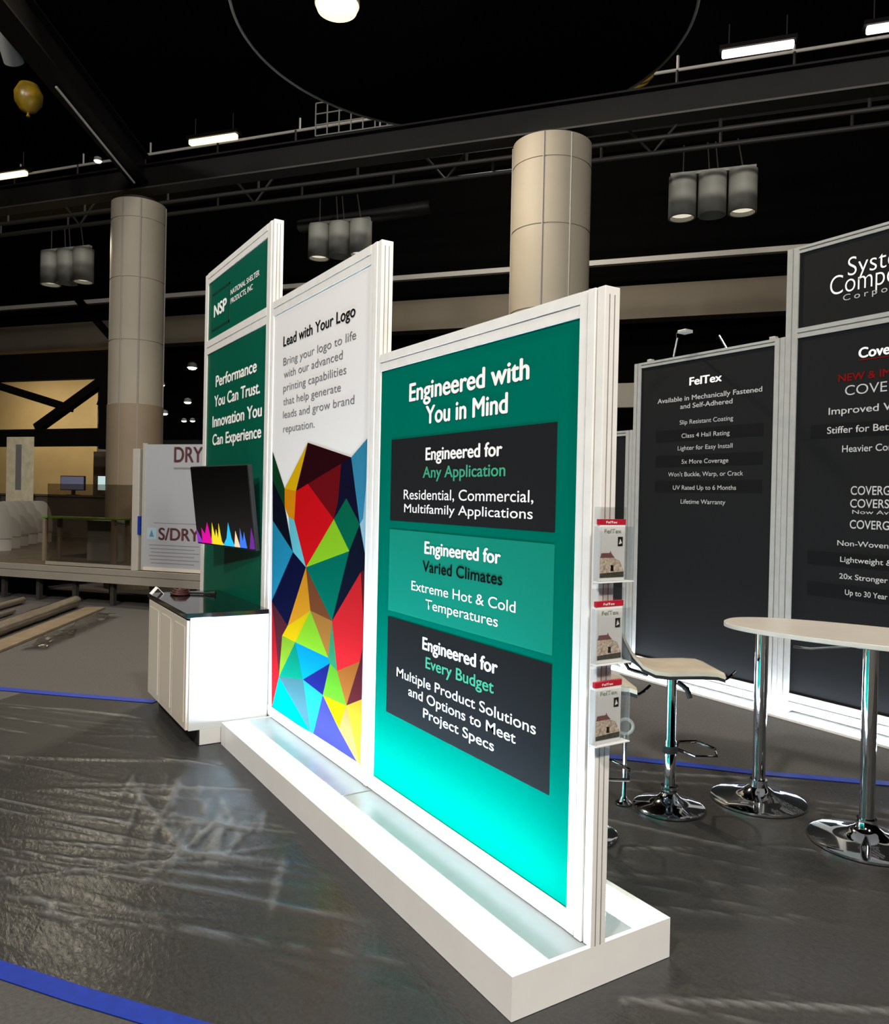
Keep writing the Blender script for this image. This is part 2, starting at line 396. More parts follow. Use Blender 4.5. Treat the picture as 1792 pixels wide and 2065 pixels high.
# pale cables on the diagonal beam
pipe('pair of bright cables lying along the diagonal beam', (1.15, 12.5, 7.53), (2.75, 15.5, 7.53), .018, SILVERP, 'cable', 'cable', False)

# ---- truss in front of the far tan wall, left
t = thing('steel_truss', 'black steel truss crossing in front of the bright tan wall at left', 'truss', hall(-26, 18, 3), HROT, local=True)
def tb(name, x0, z0, x1, z1, w_, y=0):
    dx, dz = x1-x0, z1-z0; L = math.hypot(dx, dz); nx, nz = -dz/L*w_/2, dx/L*w_/2
    m = MB(); m.prism([(x0+nx, z0+nz), (x1+nx, z1+nz), (x1-nx, z1-nz), (x0-nx, z0-nz)], lambda a, b: (a, y-.12, b), lambda a, b: (a, y+.12, b)); m.build(name, STEELBLK, t)
tb('upper_chord', 0, 2.42, 9.9, 2.40, .78)
tb('lower_chord', 0, .30, 9.9, .34, .50)
tb('brace', 7.1, .62, 9.45, 1.93, .24, .02)
tb('brace', 4.8, 2.1, 8.3, 1.18, .2, .04)
tb('brace', 9.4, 1.4, 9.9, 1.15, .3, .04)
tb('upright', 9.65, 0, 9.65, 2.8, .44, .03)
tb('tie', 7.9, 4.9, 9.9, 3.0, .12, .02)
# pale square pillar and round pillar by the far wall
t = thing('pillar', 'pale lit pillar seen through the black truss', 'column', hall(-18.95, 21, 0), HROT, local=True)
m = MB(); m.box(-.28, .28, -.28, .28, 0, 5.6); m.build('shaft', CREAM, t, bevel=.03)
m = MB(); m.box(-.34, .34, -.34, .34, 0, 3.1); m.build('casing', COLLOW, t)

# ---- tiny lamps on the dark back wall, right of the left column
sp = mat('distant_lamp_glass', (1, 1, 1), .4, emit=(1, .93, .82), estr=7)
DL = DISTANT = [(400, 6.35, .17, 'largest and highest of the tiny lamps beside the tall green panel'), (335, 5.75, .12, 'tiny distant lamp touching the right side of the left column'),
      (392, 5.1, .13, 'tiny distant lamp at mid height, left of the tall green panel'), (343, 4.7, .12, 'tiny distant lamp low beside the left column'),
      (385, 4.42, .09, 'left one of the lowest pair of tiny distant lamps'), (403, 4.42, .09, 'right one of the lowest pair of tiny distant lamps')]
for px, z, r, lab in DISTANT:
    a = -19.35+(px-335)*.0205
    small_lamp(lab, hall(a, 24.0, z), r, sp, 'distant_lamp')
m = MB(); hbox(m, -19.4, -14, 23.6, 24.0, 3.05, 3.7); tag(m.build('soundboard', mat('dark_grey_board', (.03, .03, .03), .6)), 'dark grey board above the white drying sign, left of the tall green panel', 'board')

t = thing('junction_box', 'small pale lit box on the rail just above the right column head', 'box', hall(-4.02, 16.3, 9.85), HROT, local=True)
m = MB(); m.box(-.10, .10, -.08, .08, 0, .42); m.build('body', CREAM, t, bevel=.01); m = MB(); m.box(-.06, .06, -.085, -.08, .05, .2); m.build('door', CANM, t)
t = thing('cable_loop', 'loop of dull yellow cable hanging beside the small flood lamp above the right column', 'cable', hall(-1.7, 16.4, 10.45), HROT, local=True)
m = MB(); m.tube([(.32*math.cos(k*PI/12), 0, .12*math.sin(k*PI/12)) for k in range(24)], .03, 8, closed=True); m.tube([(.25*math.cos(k*PI/12), .07, -.02+.14*math.sin(k*PI/12)) for k in range(24)], .03, 8, closed=True)
m.build('loops', MATS['yellow_foil'], t, smooth=True)
m = MB(); hbox(m, -5.2, -1.2, 23.2, 23.4, 4.55, 5.25); tag(m.build('fascia_board', mat('cream_fascia', (.50, .47, .40), .6)), 'cream fascia board glimpsed between the near panel end and the black panels', 'board')

# ================================================================ the floor covering
rng = np.random.default_rng(3)
STEP = .021
pp = np.arange(2.50, 5.80, STEP); qq = np.arange(-6.2, 5.2, STEP)     # p across the aisle, q along it
Tg, Qg = np.meshgrid((pp-pp[0])/(pp[-1]-pp[0]), qq, indexing='ij')
lo = 2.272+(Qg-.438)*.112                                           # the film's near edge lies under the near tape, its far edge under the far tape
hi = np.interp(Qg, [-6.2, -2.83, -1.7, -.52, 2.09, 3.9, 5.4], [5.66, 5.66, 5.65, 5.657, 5.76, 6.02, 6.0])
Pg = lo+Tg*(hi-lo)
zg = np.full(Pg.shape, .004)
for k in range(250):
    cx, cy = rng.uniform(2.3, 5.95), rng.uniform(-6.2, 5.2); th = rng.normal(1.62, .16) if k % 4 else rng.uniform(0, PI); L = rng.uniform(.2, 1.5) if k % 4 else rng.uniform(.06, .35); s = rng.uniform(.010, .018); hgt = rng.uniform(.002, .008) if k % 4 else rng.uniform(.001, .004)
    dx, dy = Pg-cx, Qg-cy; u_ = dx*math.cos(th)+dy*math.sin(th); v_ = -dx*math.sin(th)+dy*math.cos(th)+.012*np.sin(u_*2.5+k)
    zg += hgt*np.exp(-np.abs(v_/s)**1.5)*np.exp(-(u_/L)**4)
for k in range(34):                                                # pulled folds fanning out beside the base
    wx, wy = rng.normal(1.12, .22), rng.normal(4.45, .38); cx, cy = (wx+wy)*.7071, (wy-wx)*.7071; th = rng.normal(-2.75, .22); L = rng.uniform(.12, .5); s = rng.uniform(.011, .017)
    dx, dy = Pg-cx, Qg-cy; u_ = dx*math.cos(th)+dy*math.sin(th); v_ = -dx*math.sin(th)+dy*math.cos(th)
    zg += rng.uniform(.003, .008)*np.exp(-np.abs(v_/s)**1.5)*np.exp(-(u_/L)**4)
zg = np.minimum(zg, .018)
r2 = math.sqrt(.5)
Xg = (Pg-Qg)*r2; Yg = (Pg+Qg)*r2     # q grows towards the far left
inside = (Xg > 1.56) & (Xg < 2.54) & (Yg > 2.05) & (Yg < 5.75)
cab_in = (Xg > 1.3) & (Xg < 2.2) & (Yg > 5.6) & (Yg < 7.8)
for bx, by, br in ((4.19, 3.03, .33), (4.19, 2.36, .35), (3.62, 3.22, .26), (2.90, 3.20, .26), (3.425, 3.394, .12)): inside |= (Xg-bx)**2+(Yg-by)**2 < br**2
zg = .003+(zg-.003)*np.clip(Tg/.05, 0, 1)*np.clip((1-Tg)/.05, 0, 1)
zg = np.where(inside | cab_in, .002, zg)
vs = np.stack([Xg.ravel(), Yg.ravel(), zg.ravel()], 1)
n1, n2 = Pg.shape; idx = np.arange(n1*n2).reshape(n1, n2)
fs = np.stack([idx[:-1, :-1].ravel(), idx[1:, :-1].ravel(), idx[1:, 1:].ravel(), idx[:-1, 1:].ravel()], 1)
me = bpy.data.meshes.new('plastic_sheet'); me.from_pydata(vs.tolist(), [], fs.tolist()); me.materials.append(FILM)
for p in me.polygons: p.use_smooth = True
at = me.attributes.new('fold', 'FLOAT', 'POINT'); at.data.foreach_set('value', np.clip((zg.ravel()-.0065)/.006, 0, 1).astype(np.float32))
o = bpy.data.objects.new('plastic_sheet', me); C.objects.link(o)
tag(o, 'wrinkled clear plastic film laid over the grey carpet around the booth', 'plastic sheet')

def tape(label, pts, wd):
    m = MB(); P = [Vector((x, y, 0)) for x, y in pts]; L = []
    for i, p in enumerate(P):
        d = (P[min(i+1, len(P)-1)]-P[max(i-1, 0)]).normalized(); s = Vector((d.y, -d.x, 0))*wd/2
        L.append((p-s, p+s))
    for i in range(len(L)-1):
        a, b = L[i]; c, d = L[i+1]; z0, z1 = Vector((0, 0, .0045)), Vector((0, 0, .0075))
        m.add([a+z0, b+z0, d+z0, c+z0, a+z1, b+z1, d+z1, c+z1], [(0,3,2,1),(4,5,6,7),(0,1,5,4),(1,2,6,5),(2,3,7,6),(3,0,4,7)])
    return tag(m.build('floor_tape', BLUE), label, 'tape')
tape('blue tape line on the floor behind, running to the white cabinet', [(-2.0, 10.3), (.376, 8.1), (.926, 7.56), (1.50, 7.02)], .10)
tape('blue tape line on the floor behind the stools and bar table', [(2.6, 5.55), (4.372, 3.63), (4.6, 3.36), (5.206, 2.79), (6.0, 2.0)], .085)
tape('wide blue tape strip on the floor in the bottom left corner', [(-.6, 4.30), (.14, 3.39), (.41, 3.03), (.665, 2.71), (1.3, 1.92)], .085)

# ================================================================ the booth: base with light strips
X0, X1, Y0, Y1, ZP = 1.655, 2.437, 2.147, 5.62, .16
t = thing('booth_base', 'long low white base with glowing light strips under the green and white panels', 'display base', (X0, Y0, 0))
m = MB()
m.box(X0, X0+.03, Y0, Y1, .004, ZP); m.box(X1-.03, X1, Y0, Y1, .004, ZP); m.box(X0+.03, X1-.03, Y0, Y0+.02, .004, ZP); m.box(X0+.03, X1-.03, Y1-.02, Y1, .004, ZP)
m.build('shell', WHITE, t)
YS = 3.94
for y0, y1 in ((Y0+.02, YS-.004), (YS+.004, Y1-.02)):
    m = MB(); m.box(1.835, 2.256, y0, y1, .10, ZP-.004); m.build('top_plate', PLATE, t)
    for xa, xb in ((X0+.034, 1.829), (2.262, X1-.034)):
        m = MB(); m.box(xa, xb, y0+.006, y1-.006, .12, ZP-.003); m.build('light_strip', LEDM, t)
m = MB(); m.box(X0+.03, X1-.03, YS-.004, YS+.004, .1, ZP); m.build('joint', GROOVE, t)
m = MB(); m.box(X0+.03, X1-.03, Y0+.02, Y1-.02, .005, .10); m.build('tray', WHITE, t)

# ---- panels
XF, TH = 2.014, .074
def panel(label, y0, y1, z0, zt, post, left, topr, bot, gmat, cross=None, foot=None):
    """double sided wall panel; y0 is the near end with the wide post, y1 the far end"""
    t = thing('display_panel', label, 'display panel', (XF, y0, z0))
    m = MB(); w3 = (post-.012)/3
    for k in range(3):
        ya = y0+k*(w3+.006); m.box(XF-(.0 if k == 0 else .006 if k == 1 else .003), XF+TH, ya, ya+w3, z0, zt)
    m.build('post', FRAME, t, bevel=.002)
    m = MB(); m.box(XF+.006, XF+TH-.006, y0+.004, y0+post-.004, z0, zt-.004); m.build('post_core', GROOVE, t)
    m = MB()
    for xa in (XF+.022, XF+.047): m.box(xa-.0018, xa+.0018, y0-.0012, y0+.004, z0, zt-.03)
    m.build('end_groove', GROOVE, t)
    m = MB(); m.box(XF, XF+TH, y1-left, y1-.002, z0, zt); m.build('post', FRAME, t, bevel=.002)
    ya, yb = y0+post, y1-left
    def rail(name, za, zb):
        zm = (za+zb)/2
        m = MB(); m.box(XF, XF+TH, ya, yb, za, zm-.003); m.box(XF-.004, XF+TH, ya, yb, zm+.003, zb); m.box(XF+.006, XF+TH-.006, ya, yb, zm-.004, zm+.004); m.build(name, FRAME, t)
    rail('top_rail', zt-topr, zt); rail('bottom_rail', z0, z0+bot)
    if cross: rail('middle_rail', *cross)
    spans = [(z0+bot, zt-topr)] if not cross else [(z0+bot, cross[0]), (cross[1], zt-topr)]
    gs = []
    for za, zb in spans:
        m = MB(); m.box(XF+.008, XF+TH-.008, ya, yb, za, zb); gs.append(m.build('graphic', gmat, t))
    return t, gs
XG = XF+.008           # printed face
XT = XG-.0025          # lettering, a hair in front
p3, g3 = panel('low green panel with the engineered messages, nearest of the three', 2.147, 3.948, ZP, 2.60, .134, .016, .094, .08, GREEN)
p2, g2 = panel('white panel with the colourful geometric print, between the two green panels', 3.950, 5.722, ZP, 3.25, .128, .018, .105, .075, PWHITE)
p1, g1 = panel('tallest green panel, standing behind the white cabinet', 5.724, 7.63, .02, 3.88, .14, .1, .10, .10, GREEN_DEEP, cross=(3.115, 3.24))
for c, z0, z1 in ((CHAR, 1.68, 2.118), (GREEN_MID, 1.19, 1.632), (CHAR, .635, 1.156)):
    m = MB(); m.box(XG-.0015, XG+.001, 2.410, 3.797, z0, z1); m.build('text_box', c, g3[0])
def put(rows, g, x):
    for s, a, b, z, cap, mt, bold in rows: letters(s, g, mt, a, b, z, cap, x, bold)
B_ = .028
put([('Engineered with', 3.611, 2.593, 2.31, .090, LWHITE, B_), ('You in Mind', 3.437, 2.739, 2.181, .087, LWHITE, B_),
 ('Engineered for', 3.429, 2.772, 1.997, .061, LWHITE, B_), ('Any Application', 3.452, 2.746, 1.908, .055, LGREEN, .016), ('Residential, Commercial,', 3.647, 2.549, 1.797, .050, LWHITE, .004), ('Multifamily Applications', 3.639, 2.551, 1.728, .044, LWHITE, .004),
 ('Engineered for', 3.42, 2.766, 1.526, .060, LWHITE, B_), ('Varied Climates', 3.436, 2.751, 1.434, .055, LBLACK, .016), ('Extreme Hot & Cold', 3.544, 2.653, 1.328, .048, LWHITE, .004), ('Temperatures', 3.398, 2.778, 1.249, .048, LWHITE, .004),
 ('Engineered for', 3.42, 2.771, 1.043, .060, LWHITE, B_), ('Every Budget', 3.385, 2.797, .954, .055, LGREEN, .016), ('Multiple Product Solutions', 3.683, 2.5, .852, .048, LWHITE, .004), ('and Options to Meet', 3.553, 2.633, .778, .048, LWHITE, .004), ('Project Specs', 3.398, 2.787, .702, .046, LWHITE, .004)], g3[0], XT)
put([('Lead with Your Logo', 5.502, 4.289, 2.885, .072, LBLACK, .018), ('Bring your logo to life', 5.494, 4.274, 2.745, .055, LGREY, -.004), ('with our advanced', 5.480, 4.461, 2.652, .055, LGREY, -.004), ('printing capabilities', 5.484, 4.403, 2.554, .055, LGREY, -.004),
 ('that help generate', 5.48, 4.478, 2.455, .053, LGREY, -.004), ('leads and grow brand', 5.48, 4.281, 2.36, .053, LGREY, -.004), ('reputation.', 5.47, 4.886, 2.257, .053, LGREY, -.004)], g2[0], XT)
put([('Performance', 7.24, 6.088, 2.78, .098, LWHITE, B_), ('You Can Trust.', 7.275, 5.998, 2.6, .098, LWHITE, B_), ('Innovation You', 7.323, 5.945, 2.416, .100, LWHITE, B_), ('Can Experience', 7.312, 5.949, 2.25, .096, LWHITE, B_)], g1[0], XT)
put([('NSP', 7.345, 6.94, 3.435, .105, LWHITE, .04), ('NATIONAL SHELTER', 6.828, 6.067, 3.535, .045, LWHITE, .012), ('PRODUCTS, INC', 6.823, 6.227, 3.458, .045, LWHITE, .012)], g1[1], XT)
m = MB(); z0, z1 = 3.31, 3.66
for a, b, c, d in ((7.40, 6.86, z1-.02, z1), (7.40, 6.86, z0, z0+.02), (7.40, 7.38, z0, z0+.09), (7.40, 7.38, z1-.09, z1), (6.88, 6.86, z0, z1)): m.box(XG-.002, XG, b, a, c, d)
m.build('logo_outline', mat('dark_green_ink', (.0, .035, .02), .5), g1[1])

# ---- the geometric print
MOSAIC_PTS = [(5.687,2.132),(5.417,1.851),(5.409,1.72),(5.675,1.916),(5.295,1.519),(5.229,1.408),(5.657,1.615),(4.997,2.162),(5.197,1.834),(5.216,1.63),(5.329,1.653),(4.986,1.321),(4.308,2.04),(4.451,2.006),(4.982,1.884),(4.543,1.66),(4.485,1.775),(4.171,1.644),(4.365,1.794),(4.052,2.163),(4.129,1.679),(4.043,1.385),(4.058,1.395),(4.308,1.477),(4.145,1.365),(4.541,1.022),(4.894,1.041),(5.64,1.014),(5.305,0.878),(5.152,0.788),(5.408,0.793),(5.458,0.485),(5.557,0.798),(5.598,0.221),(4.589,0.784),(4.448,0.727),(4.558,0.754),(4.081,0.983),(4.133,0.845),(4.048,0.652),(4.304,0.547),(4.998,0.56),(4.659,0.531),(4.846,0.242),(4.803,0.244),(4.408,0.381),(4.144,0.253),(4.105,0.251),(4.03,0.258)]
MOSAIC = [((20,70,40),[0,1,2,3]),((18,22,38),[3,2,4,5,6]),((245,195,20),[1,7,8]),((240,150,20),[1,8,9,10,2]),((110,205,220),[10,9,11,5,4]),((48,14,20),[7,12,13,14,8]),((120,20,26),[13,14,15,16]),((225,22,30),[14,15,11,9,8]),((22,22,50),[12,17,18,15,16,13]),((60,150,190),[12,19,20,17]),((165,215,240),[19,21,22,17,20]),((10,110,80),[18,17,23,15]),((150,210,40),[15,23,11]),((20,26,44),[17,22,24,25,23]),((6,115,95),[11,23,25]),((140,80,50),[11,25,26]),((40,150,190),[6,5,27]),((22,26,66),[5,11,28,27]),((245,165,40),[11,26,28]),((250,205,20),[28,26,29,30]),((95,42,52),[27,28,30,31,32]),((240,45,55),[27,32,31,33]),((150,215,50),[26,34,29]),((170,220,60),[30,29,31]),((190,130,60),[26,25,34]),((60,160,110),[25,35,36,34]),((245,48,55),[25,24,37,38,35]),((100,40,46),[24,22,21,39,40,38,37]),((215,130,60),[35,38,40]),((20,175,140),[29,41,31]),((20,185,240),[29,34,36,41]),((45,50,150),[41,36,42]),((130,215,60),[36,35,40,42]),((0,205,200),[31,43,33]),((90,140,150),[31,41,43]),((50,190,240),[41,42,44,43]),((84,84,200),[42,45,46,44]),((255,225,20),[42,40,45]),((240,175,105),[40,47,46,45]),((255,196,60),[40,39,48,47])]
m = MB(); mats = []
for c, f in MOSAIC:
    k = len(mats); q_ = sum(MOSAIC_PTS[i][1] for i in f)/len(f); sc_ = .30 if q_ < .78 else .44 if q_ < 1.2 else .62; mats.append(mat('ink_%d_%d_%d' % c, tuple(x*sc_ for x in srgb(c)), .7, spec=0))  # lower inks darkened by height to offset the wash of the light strips
    for j in range(1, len(f)-1): pass
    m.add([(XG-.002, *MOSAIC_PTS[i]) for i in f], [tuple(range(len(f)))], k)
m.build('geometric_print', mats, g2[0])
m = MB()
for c, f in MOSAIC[:]:
    for i in range(len(f)):
        pass
# ================================================================ white cabinet under the screen
XA, XB, YA, YB = 1.412, 2.006, 5.66, 6.95
t = thing('cabinet', 'white cabinet with black top at the far end of the booth', 'cabinet', (XA, YA, 0))
m = MB(); m.box(XA+.02, XB, YA, YB, .115, .918); m.box(XA+.10, XB, YA, YA+.02, .005, .115); m.box(XA+.1, XB, YB-.02, YB, .005, .115); m.build('body', CABW, t, bevel=.002)
m = MB(); m.box(XA+.09, XA+.11, YA+.005, YB-.02, .005, .115); m.build('toe_kick', BLACKM, t)
for ya, yb in ((YA+.012, YA+.42), (YA+.435, YA+.845), (YA+.86, YB-.012)):
    m = MB(); m.box(XA, XA+.02, ya, yb, .12, .90); d = m.build('door', CREAM, t, bevel=.003)
    m = MB(); m.box(XA-.004, XA, ya+.05, yb-.05, .17, .85); m.build('door_field', CREAM, d)
m = MB(); m.box(XA-.01, XB, YA-.006, YB+.01, .918, .952); m.build('countertop', BLACKG, t, bevel=.003)
t = thing('cable_coil', 'small coil of dark red cable lying on the black countertop', 'cable', (1.62, 6.75, .952))
m = MB()
for j in range(3): m.tube([(1.62+(.07-.012*j)*math.cos(k*PI/12), 6.75+(.10-.018*j)*math.sin(k*PI/12), .9635+.014*j) for k in range(24)], .010, 8, closed=True)
m.build('loops', mat('dark_red_rubber', (.05, .012, .011), .45), t, smooth=True)
m = MB(); m.tube([(1.69, 6.75, .964), (1.80, 6.66, .964), (1.84, 6.62, .970)], .010, 8); m.tube([(1.84, 6.62, .970), (1.87, 6.59, .970)], .016, 8); m.build('plug', BLACKM, t)
t = thing('paper_card', 'small white folded card on the far left corner of the countertop', 'card', (1.44, 6.88, .952))
m = MB(); m.prism([(0, 0), (.05, .055), (.10, 0), (.094, 0), (.05, .049), (.006, 0)], lambda a, b: (1.41+a, 6.84, .953+b), lambda a, b: (1.41+a, 6.93, .953+b)); m.build('card', LWHITE, t)

# ================================================================ television on the tall green panel
t = bpy.data.objects.new('television', None); C.objects.link(t)
t.location = (1.855, 6.42, 1.70); t.rotation_euler = (0, math.radians(-7), math.radians(9)); t.rotation_mode = 'XYZ'
tag(t, 'flat black television tilted forward on the tall green panel', 'television')
TW, THT = 1.07, .67
m = MB(); m.box(.0, .035, -TW/2, TW/2, -THT/2, THT/2); m.box(.035, .06, -TW*.35, TW*.35, -THT*.35, THT*.3); m.build('housing', BLACKM, t, bevel=.004)
m = MB(); m.box(-.004, .002, -TW/2+.008, TW/2-.008, -THT/2+.014, THT/2-.008); scr = m.build('screen', mat('screen_glass', (.004, .004, .004), .05, coat=1), t)
def sc(u, v): return (TW/2-.008-u*(TW-.016), THT/2-.008-v*(THT-.022))
for col, pts in (((.75, .0, .35), [(.10, 1), (.10, .80), (.16, .88), (.22, .72), (.26, .90), (.30, 1)]), ((.95, .75, .02), [(.27, 1), (.31, .72), (.345, .9), (.375, .8), (.40, .92), (.43, .72), (.46, .95), (.50, 1)]),
                 ((.02, .55, .95), [(.48, 1), (.55, .90), (.60, .70), (.635, .9), (.68, 1)]), ((.95, .72, .45), [(.67, 1), (.71, .80), (.74, .9), (.77, 1)]), ((.05, .2, .9), [(.76, 1), (.79, .76), (.82, .92), (.85, .8), (.88, 1)]), ((.30, .03, .5), [(.0, 1), (.0, .82), (.05, .9), (.11, 1)]), ((.16, .02, .3), [(.92, 1), (.97, .74), (1, .9), (1, 1)])):
    m = MB(); q = [sc(*p) for p in pts]; m.prism(q, lambda a, b: (-.0045, a, b), lambda a, b: (-.004, a, b))
    m.build('coloured_splash', mat('screen_%d' % int(col[0]*1000+col[2]*77), tuple(c*.2 for c in col), .2, emit=col, estr=.9), scr)
m = MB(); m.box(.05, .12, -.2, .2, -.1, .1); m.build('wall_mount', BLACKM, t)

# ================================================================ brochure holders on the near end of the low green panel
def holder(label, blabel, z0, dx):
    x0 = 1.988+dx; yb = 2.1445; h = .225; wd = .135
    t = thing('brochure_holder', label, 'brochure holder', (x0+wd/2, yb, z0), group='clear brochure holders on the panel end')
    m = MB(); m.box(x0-.005, x0+wd+.02, yb-.003, yb, z0-.012, z0+.272); m.build('back_plate', ACRYL, t)
    m = MB(); m.box(x0-.005, x0+wd+.02, yb-.040, yb-.037, z0, z0+.2); m.box(x0-.008, x0-.005, yb-.04, yb-.003, z0, z0+.2); m.box(x0+wd+.02, x0+wd+.023, yb-.04, yb-.003, z0, z0+.2); m.build('pocket', ACRYL, t)
    m = MB(); m.box(x0-.008, x0+wd+.023, yb-.043, yb-.003, z0-.004, z0); m.build('ledge', mat('frosted_edge', (.75, .77, .77), .3), t)
    b = thing('brochure', blabel, 'brochure', (x0+wd/2, yb-.02, z0), group='brochures in the clear holders')
    yf = yb-.022; xa, xb = x0+.002, x0+wd-.006; H = h
    m = MB(); m.box(xa, xb, yf, yf+.012, z0+.001, z0+H); m.build('pages', PWHITE, b)
    m = MB(); m.box(xa-.004, xb+.002, yf-.001, yf+.0125, z0+H-.018, z0+H+.002); hd = m.build('red_header', mat('red_print', (.42, .012, .03), .4), b)
    def txt(s, xl, xr, z, cap, mt, par):
        me = text_mesh(s, .01); xs = [v.co.x for v in me.vertices]; a0, a1 = min(xs), max(xs)
        for v in me.vertices: v.co = Vector((xl+(xr-xl)*(v.co.x-a0)/(a1-a0), yf-.0016, z+v.co.y*cap/CAP))-Vector(b['_w'])
        me.materials.clear(); me.materials.append(mt); q = bpy.data.objects.new('lettering', me); C.objects.link(q); q.parent = par
    txt('FelTex', xa+.03, xa+.085, z0+H-.013, .008, LWHITE, hd)
    txt('FelTex', xa+.022, xb-.02, z0+H-.048, .014, mat('grey_green_lettering', (.25, .32, .22), .5), b)
    m = MB(); m.box(xb-.036, xb-.012, yf-.0012, yf, z0+.128, z0+.162); ic = m.build('badge', LBLACK, b)
    m = MB(); m.add([(xb-.032, yf-.002, z0+.134), (xb-.017, yf-.002, z0+.139), (xb-.026, yf-.002, z0+.156)], [(0, 1, 2)]); m.build('badge_mark', LWHITE, ic)
    rf = mat('brochure_roof', (.22, .09, .09), .5); wl = mat('brochure_house', (.62, .50, .40), .5, noise=.5, nscale=120); gd = mat('brochure_garden', (.05, .05, .035), .6, noise=.8, nscale=150)
    m = MB()
    def q(u, v): return (xa+(xb-xa)*u, yf-.0011, z0+H*v)
    m.add([q(.03, .06), q(.97, .06), q(.97, .15), q(.03, .13)], [(0, 1, 2, 3)], 2)
    m.add([q(.03, .13), q(.97, .15), q(.80, .33), q(.55, .38), q(.03, .38)], [(0, 1, 2, 3, 4)], 1)
    m.add([q(.03, .38), q(.60, .38), q(.47, .45), q(.43, .50), q(.40, .46), q(.08, .46)], [(0, 1, 2, 3, 4, 5)], 0)
    m.add([q(.45, .16), q(.56, .16), q(.56, .26), q(.45, .26)], [(0, 1, 2, 3)], 2)
    m.build('house_picture', [rf, wl, gd], b)
holder('topmost clear brochure holder on the panel end', 'red-headed house brochure in the topmost holder', 1.515, 0)
holder('middle clear brochure holder on the panel end', 'red-headed house brochure in the middle holder', 1.215, -.004)
holder('lowest clear brochure holder on the panel end', 'red-headed house brochure in the lowest holder', .920, -.002)

# ================================================================ the black booth opposite
XR, TR = 6.10, .09
def rpanel(label, y0, y1, zt, cross=None, lw=.112, top=.055):
    t = thing('display_panel', label, 'display panel', (XR, y0, 0))
    for ya, yb in ((y0, y0+.10), (y1-lw, y1)):
        w = (yb-ya)/2
        m = MB(); m.box(XR, XR+TR, ya, ya+w-.006, .03, zt); m.box(XR+.012, XR+TR-.01, ya+w-.006, ya+w+.006, .03, zt); m.box(XR, XR+TR, ya+w+.006, yb, .03, zt); m.build('post', RFRAME, t)
    def rail(n, za, zb): 
        m = MB(); zc = (za+zb)/2; m.box(XR, XR+TR, y0+.10, y1-lw, za, zc-.006); m.box(XR+.012, XR+TR-.01, y0+.10, y1-lw, zc-.006, zc+.006); m.box(XR, XR+TR, y0+.10, y1-lw, zc+.006, zb); m.build(n, RFRAME, t)
    rail('top_rail', zt-top, zt); rail('bottom_rail', .06, .20)
    if cross: rail('middle_rail', *cross)
    sp = [(.20, zt-top)] if not cross else [(.20, cross[0]), (cross[1], zt-top)]
    gs = []
    for za, zb in sp:
        m = MB(); m.box(XR+.012, XR+TR-.012, y0+.1, y1-lw, za, zb); gs.append(m.build('graphic', RBLACK, t))
    m = MB(); m.box(XR-.14, XR-.012, y0, y1, .002, .020); m.box(XR-.012, XR+TR, y0, y1, .002, .03); m.build('plinth', WHITE, t)
    m = MB(); m.box(XR-.12, XR-.03, y0+.004, y1-.004, .0202, .0215); m.build('base_light', LEDR, t)
    return t, gs
q1, h1 = rpanel('tallest black panel opposite, with the components company logo on its header', 2.45, 4.252, 4.02, cross=(3.24, 3.322))
q2, h2 = rpanel('black roofing felt panel between the tallest black panel and the brochures', 4.256, 6.036, 3.27, lw=.094)
q3, h3 = rpanel('low black panel mostly hidden behind the near green panel end', 6.04, 7.85, 2.575)
XRT = XR+.0095
put([('FelTex', 5.304, 4.917, 2.966, .075, LWHITE, .03), ('Available in Mechanically Fastened', 5.71, 4.478, 2.822, .046, LSOFT, .012), ('and Self-Adhered', 5.411, 4.792, 2.744, .046, LSOFT, .012), ('Slip Resistant Coating', 5.413, 4.781, 2.588, .042, LSOFT, 0), ('Class 4 Hail Rating', 5.385, 4.816, 2.454, .042, LSOFT, 0),
 ('Lighter for Easy Install', 5.43, 4.78, 2.333, .042, LSOFT, 0), ('5x More Coverage', 5.377, 4.823, 2.198, .042, LSOFT, 0), ("Won't Buckle, Warp, or Crack", 5.546, 4.658, 2.074, .042, LSOFT, 0), ('UV Rated Up to 6 Months', 5.48, 4.731, 1.942, .042, LSOFT, 0), ('Lifetime Warranty', 5.377, 4.846, 1.805, .042, LSOFT, 0)], h2[0], XRT)
for z0 in (2.425, 2.17, 1.915):
    m = MB(); m.box(XR+.0105, XR+.0122, 4.46, 5.72, z0, z0+.115); m.build('text_stripe', RBLACK2, h2[0])
for z0 in (2.37, 1.32, 1.06):
    m = MB(); m.box(XR+.0105, XR+.0122, 2.75, 4.0, z0, z0+.115); m.build('text_stripe', RBLACK2, h1[0])
yc = 6.74
put([(s, a, yc-a, z, c, mt, b) for s, a, z, c, mt, b in (('CoverPro', 3.603, 2.996, .078, LWHITE, .03), ('NEW & IMPROVED', 3.767, 2.824, .058, LRED, .02), ('COVERPRO', 3.707, 2.708, .078, LSOFT, -.004), ('Improved Walkability', 3.844, 2.562, .056, LSOFT, .006), ('Stiffer for Better Handling', 3.853, 2.406, .054, LSOFT, .006), ('Heavier Construction', 3.719, 2.249, .054, LSOFT, .006),
 ('COVERGUARD', 3.638, 1.905, .068, LSOFT, .008), ('COVERSHIELD', 3.64, 1.803, .066, LSOFT, .008), ('Now Available', 3.621, 1.753, .03, LSOFT, 0), ('COVERGUARD', 3.639, 1.635, .066, LSOFT, .008), ('Non-Woven Synthetic', 3.74, 1.492, .042, LSOFT, .006), ('Lightweight & Durable', 3.712, 1.361, .042, LSOFT, .006), ('20x Stronger Than Felt', 3.717, 1.225, .042, LSOFT, .006), ('Up to 30 Year Warranty', 3.665, 1.098, .042, LSOFT, .006))], h1[0], XRT)
